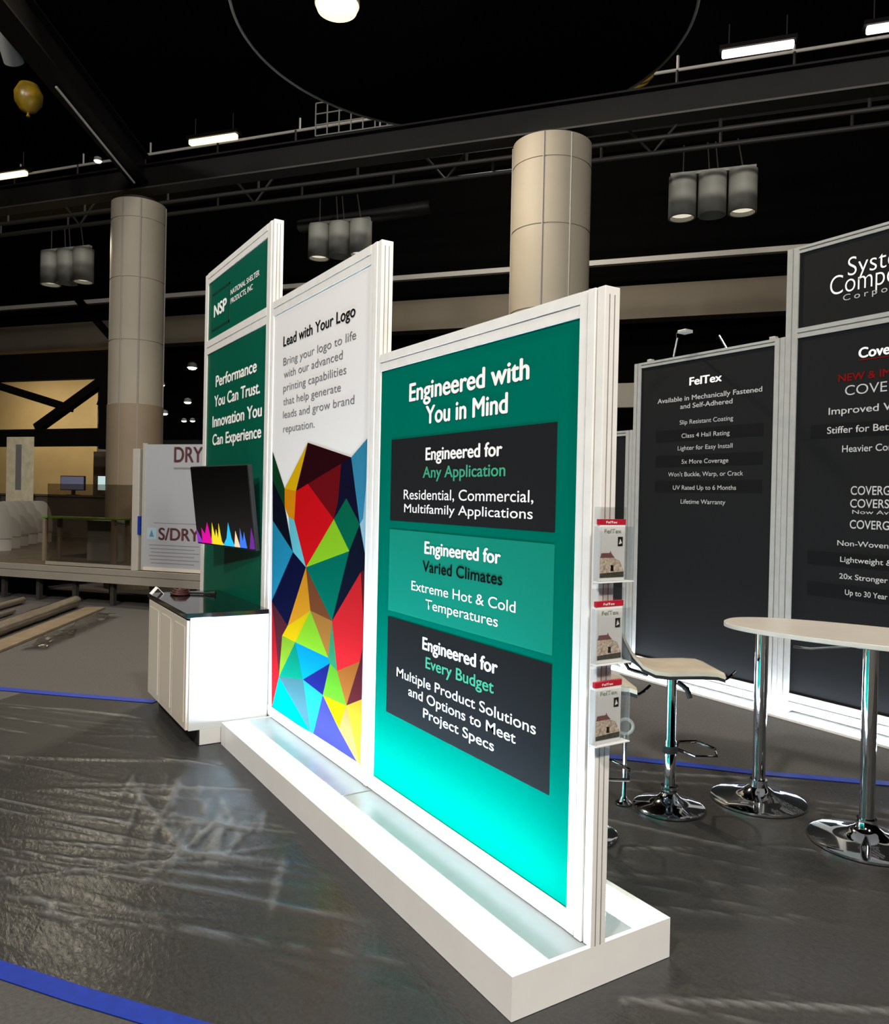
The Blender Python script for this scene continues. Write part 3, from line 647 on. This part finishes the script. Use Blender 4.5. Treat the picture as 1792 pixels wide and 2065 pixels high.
put([('Systems', 3.709, 3.08, 3.672, .150, LWHITE, -.01), ('Components', 3.858, 2.90, 3.545, .155, LWHITE, -.01), ], h1[1], XRT)
letters('Corporation', h1[1], LSOFT, 3.744, 3.0, 3.480, .048, XRT, 0, 1.5)
m = MB(); m.box(XRT, XRT+.001, 3.14, 3.60, 2.975, 2.982); m.build('underline', LRED, h1[0])
# picture lights on top of the felt panel
t = thing('arm_light', 'silver arm light standing on top of the black felt panel', 'lamp', (6.14, 5.54, 3.27))
m = MB(); m.tube([(6.14, 5.54, 3.284), (6.10, 5.46, 3.46), (5.92, 5.30, 3.455), (5.8, 5.12, 3.43)], .011, 8); m.build('arm', CHROME, t, smooth=True)
m = MB(); m.box(5.74, 5.84, 5.04, 5.14, 3.40, 3.43); m.build('head', RFRAME, t, bevel=.005)
t = thing('bracket', 'thin silver bracket wire above the right part of the felt panel', 'bracket', (6.14, 4.9, 3.27))
m = MB(); m.tube([(6.14, 4.90, 3.272), (6.12, 4.97, 3.40)], .009, 8); m.build('wire', CHROME, t)
t = thing('clip', 'small silver clip on the left end of the felt panel top', 'clip', (6.145, 5.85, 3.27))
m = MB(); m.box(6.12, 6.17, 5.82, 5.88, 3.2705, 3.30); m.build('clip', RFRAME, t, bevel=.006)
t = thing('clip', 'small silver clip on the right end of the felt panel top', 'clip', (6.145, 4.40, 3.27))
m = MB(); m.box(6.12, 6.17, 4.37, 4.43, 3.2705, 3.30); m.build('clip', RFRAME, t, bevel=.006)

# ================================================================ bar table and stools
def base_prof(r): return [(r, .012), (r, .018), (r*.93, .026), (r*.6, .042), (r*.32, .066), (r*.2, .095), (.052, .12), (.05, .135)]
t = thing('bar_table', 'white bar table on two chrome poles in front of the black panels', 'table', (4.30, 2.7, 0))
cx, cy, ax, ay, n_, rot, zt_ = 4.406, 2.435, .364, .845, 2.43, .367, 1.091
m = MB(); poly = []
for k in range(96):
    th = 2*PI*k/96; c, s = math.cos(th), math.sin(th)
    x = ax*math.copysign(abs(c)**(2/n_), c); y = ay*math.copysign(abs(s)**(2/n_), s)
    poly.append((cx+x*math.cos(rot)-y*math.sin(rot), cy+x*math.sin(rot)+y*math.cos(rot)))
m.prism(poly, lambda a, b: (a, b, zt_-.027), lambda a, b: (a, b, zt_)); m.build('tabletop', mat('pale_tabletop', (.46, .43, .385), .3, noise=.05, nscale=7), t, bevel=.003)
for x, y, r in ((4.19, 3.03, .275), (4.19, 2.36, .29)):
    m = MB(); m.lathe([(.038, .1), (.038, zt_-.04), (.10, zt_-.036), (.10, zt_-.028)], 32, x, y, 0); m.build('pole', CHROME, t, smooth=True)
    m = MB(); m.lathe([(r, .006), (r, .012)]+base_prof(r)[1:], 64, x, y, 0); m.build('base', CHROME, t, smooth=True)
m = MB(); m.tube([(4.13, 2.44, 1.05), (4.06, 2.52, 1.035), (4.02, 2.60, 1.02), (3.97, 2.67, 1.022)], .007, 8); m.build('lever', CHROME, t, smooth=True)

SEATM = mat('beige_vinyl', (.52, .46, .36), .4, noise=.08, nscale=10)
def stool(label, x, y, rz, zs=.84):
    t = thing('bar_stool', label, 'bar stool', (x, y, 0), rz, group='bar stools behind the green panel', local=True)
    r = .205
    m = MB(); m.lathe([(r, .006), (r, .012)]+base_prof(r)[1:], 56); m.build('base', CHROME, t, smooth=True)
    m = MB(); m.lathe([(.034, .1), (.034, .40), (.028, .41), (.028, zs-.07), (.06, zs-.06), (.06, zs-.03)], 28); m.build('pole', CHROME, t, smooth=True)
    m = MB(); m.lathe([(.042, .33), (.042, .37)], 24); m.build('collar', BLACKM, t)
    m = MB(); m.tube([(.04, .0, .35), (.10, .14, .35), (.22, .15, .35), (.27, .0, .35), (.22, -.15, .35), (.10, -.14, .35), (.04, .0, .35)], .010, 8); m.build('footrest', CHROME, t, smooth=True)
    m = MB(); m.tube([(.03, -.02, zs-.09), (.07, -.06, zs-.12), (.085, -.07, zs-.17)], .016, 10); m.build('gas_lever', BLACKM, t, smooth=True)
    side = [(-.40, .235), (-.375, .18), (-.33, .10), (-.27, .035), (-.2, .004), (-.12, -.004), (.08, .0), (.16, -.004), (.205, -.018)]
    W = .185; q0 = .05
    off = .04
    def shell(th0, th1):
        mb = MB(); vs = []; N = len(side); fs = []
        us = (-1, -.9, -.6, 0, .6, .9, 1)
        for lay in (th0, th1):
            for (sx_, sz) in side:
                for u in us:
                    w_ = W*(1-.10*max(0, (-sx_-.2)/.2))
                    vs.append((sx_+off, u*w_, zs+sz+lay-.012*(abs(u) > .95)))
        K = len(us)
        for i in range(N-1):
            for j in range(K-1):
                a = i*K+j; fs.append((a, a+1, a+K+1, a+K)); b = N*K+a; fs.append((b, b+K, b+K+1, b+1))
        for i in range(N-1):
            for j in (0, K-1):
                a = i*K+j; fs.append((a, a+K, N*K+a+K, N*K+a))
        for i in (0, N-1):
            for j in range(K-1):
                a = i*K+j; fs.append((a, N*K+a, N*K+a+1, a+1))
        return mb.add(vs, fs)
    shell(-.022, -.004).build('shell', BLACKM, t, smooth=True); shell(-.003, .018).build('cushion', SEATM, t, smooth=True)
    m = MB(); m.tube([(-.20, -.16, zs-.02), (-.31, -.165, zs+.02), (-.38, -.15, zs+.13), (-.39, 0, zs+.18), (-.38, .15, zs+.13), (-.31, .165, zs+.02), (-.20, .16, zs-.02)], .010, 8); m.build('back_tube', CHROME, t, smooth=True)
    m = MB(); m.tube([(.19, -.13, zs-.03), (.27, -.13, zs-.045), (.30, -.12, zs-.03), (.34, -.10, zs-.005)], .008, 8); m.build('arm_stub', CHROME, t, smooth=True)
    return t
stool('beige bar stool standing left of the white bar table', 3.62, 3.22, -.50)
stool('bar stool hidden behind the panel end, only its dark base edge showing', 2.90, 3.20, -.5)
t = thing('slim_stand', 'short slim chrome stand beside the lowest brochure holder', 'stand', (3.425, 3.394, 0))
m = MB(); m.lathe([(.05, .006), (.05, .012), (.03, .024), (.014, .05), (.014, .42)], 28, 3.425, 3.394, 0); m.build('pole', CHROME, t, smooth=True)
m = MB(); m.tube([(3.425+.045*math.cos(k*PI/14)*.849, 3.394-.045*math.cos(k*PI/14)*.529, .465+.045*math.sin(k*PI/14)) for k in range(28)], .010, 8, closed=True); m.build('ring', CANM, t, smooth=True)

# ================================================================ raised stand at far left
DZ = .59
def hthing(name, label, cat, a, b, z=0, group=None): return thing(name, label, cat, hall(a, b, z), HROT, group, local=True)
STG = mat('stage_fascia', (.25, .23, .19), .6, noise=.06, nscale=3)
WOOD = mat('brown_deck', (.075, .058, .042), .35, noise=.3, nscale=6)
t = hthing('stage', 'raised stand platform with beige edge and dark floor at far left', 'stage', -14, 9.9)
m = MB()
def LP(a, b, z): return (a+14, b-9.9, z)
outl = [(-24, 9.96), (-7.2, 9.96), (-7.2, 11.3), (-11.5, 11.3), (-11.5, 17), (-24, 17)]
m.prism(outl, lambda a, b: LP(a, b, .36), lambda a, b: LP(a, b, DZ)); m.build('deck', WOOD, t)
m = MB(); m.box(-10, 6.9, 0, .06, .37, .47); m.box(-10, 6.9, .012, .06, .47, .50); m.box(-10, 6.9, 0, .06, .50, .588); m.build('fascia', STG, t)
for k in range(14):
    m = MB(); x = -3.2+k*.75; m.box(x-.035, x+.035, .12, .19, 0, .36); m.build('leg', PIPEM, t)
for k in range(7):
    m = MB(); x = -2.8+k*1.45; m.tube([(x, .8, 0), (x, .8, .36)], .05, 10); m.build('jack', STEELBLK, t)

t = hthing('corner_block', 'pale block at the right end of the raised stand beside the tall green panel', 'corner_block', -7.15, 10.27, 0)  # end corner of the stage, split off as its own object
m = MB(); m.box(-.04, .20, -.2, .3, .002, .93); m.build('body', CREAM, t, bevel=.01)
m = MB(); m.box(-.05, .21, -.21, .31, .93, .95); m.build('lid', STG, t)
GLASSE = mat('green_glass_edge', (.10, .22, .02), .2)
t = hthing('glass_balustrade', 'tinted glass balustrade along the front of the raised stand', 'balustrade', -9.3, 10.0, DZ)
m = MB(); m.box(-.95, .76, -.006, .006, .06, 1.32); m.build('pane', GLASS, t)
m = MB(); m.box(-.95, .76, -.03, .03, .011, .06); m.build('channel', STG, t)
t = hthing('sign_post', 'pale square post left of the white drying sign', 'post', -8.47, 10.0, DZ)
m = MB(); m.box(-.06, .06, -.05, .05, 0, 1.88); m.build('shaft', mat('pale_post', (.40, .38, .34), .5), t, bevel=.004)
m = MB(); m.box(.055, .085, -.055, .0, .56, .84); m.build('blue_tape', BLUE, t)
SIGN = mat('sign_board', (.36, .375, .40), .5)
t = hthing('drying_sign', 'greyish white sign board with red drying lettering beside the tall green panel', 'sign', -7.72, 10.0, DZ)
m = MB(); m.box(-.60, .62, -.02, .02, .03, 1.95); bd = m.build('board', SIGN, t)
m = MB(); m.box(-.64, -.60, -.03, .03, .011, 1.97); m.box(.62, .66, -.03, .03, .011, 1.97); m.build('frame', CANM, t)
m = MB(); m.box(-.60, .62, -.03, .03, .011, .06); m.build('foot_rail', CREAM, t)
def hletters(s, parent, mt, x0, x1, z, cap, y, bold=0):
    me = text_mesh(s, bold); xs = [v.co.x for v in me.vertices]; a, b = min(xs), max(xs)
    for v in me.vertices: v.co = Vector((x0+(x1-x0)*(v.co.x-a)/(b-a), y, z+v.co.y*cap/CAP))
    me.materials.clear(); me.materials.append(mt); me.name = 'lettering'; o = bpy.data.objects.new('lettering', me); C.objects.link(o); o.parent = parent
DRED = mat('faded_red_lettering', (.17, .075, .08), .5)
hletters('DRYI', bd, DRED, -.07, .50, 1.68, .225, -.0215, .03)
hletters('S/DRY', bd, DRED, -.33, .42, .49, .18, -.0215, .03)
GB = mat('small_print_grey', (.20, .20, .21), .6)
m = MB()
for k in range(6): m.box(-.5+.02*(k % 3), .42-.09*(k % 2), -.0215, -.021, .40-.055*k, .412-.055*k)
m.box(-.07, .30, -.0215, -.021, 1.57, 1.60); m.box(-.42, .40, -.0215, -.021, .74, .75)
m.build('small_print', GB, bd)
m = MB(); m.box(-.54, -.37, -.0215, -.021, .49, .67); k_ = m.build('icon', mat('pale_blue_print', (.35, .48, .55), .5), bd)
m = MB(); m.prism([(-.50, .53), (-.41, .53), (-.455, .64)], lambda a, b: (a, -.023, b), lambda a, b: (a, -.0216, b)); m.build('icon_mark', mat('mid_blue_print', (.10, .22, .33), .5), k_)

# tub chairs in a row
CHM = mat('grey_white_shell', (.24, .23, .205), .5); CHB = mat('chair_base_white', (.30, .285, .26), .5)
def chair(label, a, b):
    t = hthing('tub_chair', label, 'chair', a, b, DZ, group='white tub chairs on the raised stand')
    t.rotation_euler = (0, 0, HROT+math.radians(138))
    m = MB(); N = 20; K = 5; vs = []; fs = []
    for lay in (0, .04):
        for i in range(N+1):
            u = -1+2*i/N; top = .96-.46*abs(u)**5
            for kz in range(K):
                z = .24+(top-.24)*kz/(K-1)
                vs.append((-.30*math.sqrt(max(0, 1-(.86*u)**2))+.12+lay, (.37-lay*.6)*u, z))
    M = (N+1)*K
    for i in range(N):
        for j in range(K-1):
            q = i*K+j; fs += [(q, q+1, q+K+1, q+K), (M+q, M+q+K, M+q+K+1, M+q+1)]
        fs += [(i*K+K-1, M+i*K+K-1, M+i*K+2*K-1, i*K+2*K-1), (i*K, i*K+K, M+i*K+K, M+i*K)]
    for i in (0, N):
        for j in range(K-1): q = i*K+j; fs.append((q, M+q, M+q+1, q+1))
    m.add(vs, fs); m.build('back_shell', CHM, t, smooth=True)
    m = MB(); m.box(-.10, .27, -.29, .29, .27, .42); m.build('seat', CHM, t, bevel=.03)
    m = MB(); N = 16; pl = [(-.285*math.sqrt(max(0, 1-(.86*u)**2))+.12, .355*u) for u in [-1+2*i/N for i in range(N+1)]]+[(.26, .33), (.26, -.33)]
    m.prism(pl, lambda a, b: (a, b, .0), lambda a, b: (a, b, .27)); m.build('base', CHB, t)
lab = ['white tub chair at the left edge of the view, front of its row', 'second white tub chair from the left edge', 'third white tub chair from the left edge', 'fourth white tub chair from the left edge', 'last white tub chair of the row, nearest the glass table']
for k, px in enumerate((22, 40, 57, 76, 103)):
    b = 11.9+.62*k; chair(lab[k], (-13.86+.01295*px)/12.3*b-.27, b-.2)
t = hthing('glass_table', 'high table with green-edged glass top behind the balustrade', 'table', -10.1, 10.75, DZ)
m = MB(); m.box(-.85, .75, -.2, .2, .735, .76); m.build('glass_top', GLASSE, t)
for x, y in ((-.8, -.16), (-.8, .16), (.66, -.16), (.66, .16)):
    m = MB(); m.box(x-.03, x+.03, y-.03, y+.03, .0, .735); m.build('leg', COLLOW, t)
t = hthing('storage_box', 'plain grey box under the green-edged glass table', 'box', -10.05, 11.0, DZ)
m = MB(); m.box(-.30, .30, -.03, .25, .0, .66); m.build('body', mat('grey_board', (.20, .20, .21), .6), t); m = MB(); m.box(-.31, .31, -.04, .26, .66, .70); m.build('lid', MATS['grey_board'], t)
t = hthing('reception_counter', 'long dark counter behind the tub chairs', 'counter', -12.4, 16.2, DZ)
m = MB(); m.box(-6, .7, 0, .5, 0, 1.05); m.build('body', mat('dark_counter', (.09, .075, .06), .5), t); m = MB(); m.box(-6.03, .73, -.05, .55, 1.05, 1.1); m.build('counter_top', MATS['dark_counter'], t)
def lit_screen(label, a, b, z, w_, h_, col, st, name='monitor'):
    t = hthing(name, label, 'monitor', a, b, z)
    m = MB(); m.box(-w_/2-.02, w_/2+.02, 0, .05, .12, .16+h_); m.build('housing', BLACKM, t)
    m = MB(); m.box(-w_/2, w_/2, -.006, 0, .14, .14+h_); m.build('screen', mat('lit_%s' % label[:12], (.2, .2, .2), .4, emit=col, estr=st), t)
    m = MB(); m.box(-.05, .05, .02, .06, 0, .12); m.box(-.15, .15, -.05, .12, 0, .012); m.build('stand', BLACKM, t)
lit_screen('small bright screen with pale cyan light on the dark counter', -14.75, 16.3, 1.69, .62, .36, (.62, .85, .85), .75)
lit_screen('dark blue screen beside the bright one on the counter', -15.9, 16.3, 1.69, .75, .34, (.02, .03, .09), .8)
t = hthing('banner_stand', 'bright pale banner standing behind the tub chairs', 'banner', -17.4, 16.0, DZ)
m = MB(); m.box(-.42, .5, -.01, .01, .08, 2.6); m.build('banner', mat('pale_banner', (.72, .66, .48), .6, noise=.15, nscale=5), t); m = MB(); m.box(-.45, .53, -.1, .1, 0, .08); m.build('foot', CANM, t)
m = MB(); m.box(-.1, .1, -.013, -.011, 1.2, 2.4); m.build('print_stripe', GB, t)
t = hthing('banner_stand', 'dark blue banner at the left edge of the view, left of the bright one', 'banner', -18.4, 16.0, DZ)
m = MB(); m.box(-.5, .3, -.01, .01, .08, 2.0); m.build('banner', mat('navy_banner', (.02, .03, .08), .6), t); m = MB(); m.box(-.5, .3, -.1, .1, 0, .08); m.build('foot', CANM, t)
m = MB(); m.box(-.5, .3, -.012, -.010, 1.72, 1.98); m.build('banner_top', mat('pale_grey_print', (.5, .5, .45), .6), t)
# lamp light over the raised stand
area('stand_lamp', hall(-12, 12.5, 6.8), 110, .5, (1, .84, .6), hall(-12, 13, 0))

# ================================================================ wrapped pipes and boards on the floor, left
def roll(label, p, q, r, mt, name='wrapped_pipe', cat='pipe'):
    P, Q = Vector(p), Vector(q); t = thing(name, label, cat, p); L = (Q-P).length; n = int(L/.12); rnd = random.Random(hash(label) % 999 if False else len(label))
    pts = [P.lerp(Q, i/n)+Vector((rnd.uniform(-.008, .008), rnd.uniform(-.008, .008), r+.006)) for i in range(n+1)]
    m = MB(); m.tube(pts, [r*.8]*(n+1), 14); m.build('core', mt, t, smooth=True)
    m = MB(); m.tube(pts, [r*rnd.uniform(.86, 1.0) for _ in pts], 14, cap=False); m.build('wrap', CLEARP, t, smooth=True)
    return t
PALE = mat('pale_roll', (.50, .46, .40), .35)
roll('thick pale roll in shiny plastic lying on the floor at far left', (.30, 10.6, 0), (1.62, 13.24, 0), .10, PALE)
roll('thin pale pipe in plastic lying behind the thick roll', (-.6, 11.3, 0), (.95, 14.0, 0), .06, PALE)
roll('short grey pipe crossing the other pipes at an angle', (.02, 11.5, .0), (.75, 12.9, .0), .045, CANM)
t = thing('cardboard_strip', 'flat brown cardboard strip on the floor in front of the thick roll', 'cardboard', (.6, 10.4, 0))
m = MB(); P, Q = Vector((.32, 9.95, 0)), Vector((1.86, 13.0, 0)); s = Vector((.13, -.06, 0)); z = Vector((0, 0, .03)); o1 = Vector((0, 0, .005))
m.add([P-s+o1, P+s+o1, Q+s+o1, Q-s+o1, P-s+z, P+s+z, Q+s+z, Q-s+z], [(0,3,2,1),(4,5,6,7),(0,1,5,4),(1,2,6,5),(2,3,7,6),(3,0,4,7)]); m.build('board', mat('cardboard', (.16, .12, .075), .8, noise=.2, nscale=5), t)
# crumpled sheet
def crumple(label, cx, cy, lx, ly, rz, hgt, seed):
    rg = np.random.default_rng(seed); n1, n2 = 60, 26; vs = []; fs = []
    xs = np.linspace(-lx, lx, n1); ys = np.linspace(-ly, ly, n2); X_, Y_ = np.meshgrid(xs, ys, indexing='ij'); Z_ = np.zeros_like(X_)
    for k in range(40):
        th = rg.normal(.3, .8); c0 = rg.uniform(-1, 1)*lx; c1 = rg.uniform(-1, 1)*ly; s = rg.uniform(.03, .09)
        v_ = -(X_-c0)*math.sin(th)+(Y_-c1)*math.cos(th); Z_ += hgt*rg.uniform(.2, 1)*np.exp(-(v_/s)**2)*np.exp(-((X_-c0)/.5)**2)
    Z_ = np.minimum(Z_, hgt*1.6)+.03
    for i in range(n1):
        for j in range(n2):
            x = X_[i, j]; y = Y_[i, j]*(1+.15*math.sin(i*.7))
            vs.append((cx+x*math.cos(rz)-y*math.sin(rz), cy+x*math.sin(rz)+y*math.cos(rz), float(Z_[i, j])))
    for i in range(n1-1):
        for j in range(n2-1): fs.append((i*n2+j, (i+1)*n2+j, (i+1)*n2+j+1, i*n2+j+1))
    m = MB(); m.add(vs, fs); tag(m.build('crumpled_plastic', CLEARP, smooth=True), label, 'plastic sheet')
crumple('crumpled clear plastic strip on the floor near the white cabinet', 1.35, 11.0, 1.25, .12, 1.09, .03, 5)
crumple('heap of crumpled clear plastic behind the rolls at far left', -.7, 13.4, 1.2, .5, 1.0, .07, 9)

for o in list(bpy.data.objects):
    if o.get('_w') is not None: del o['_w']
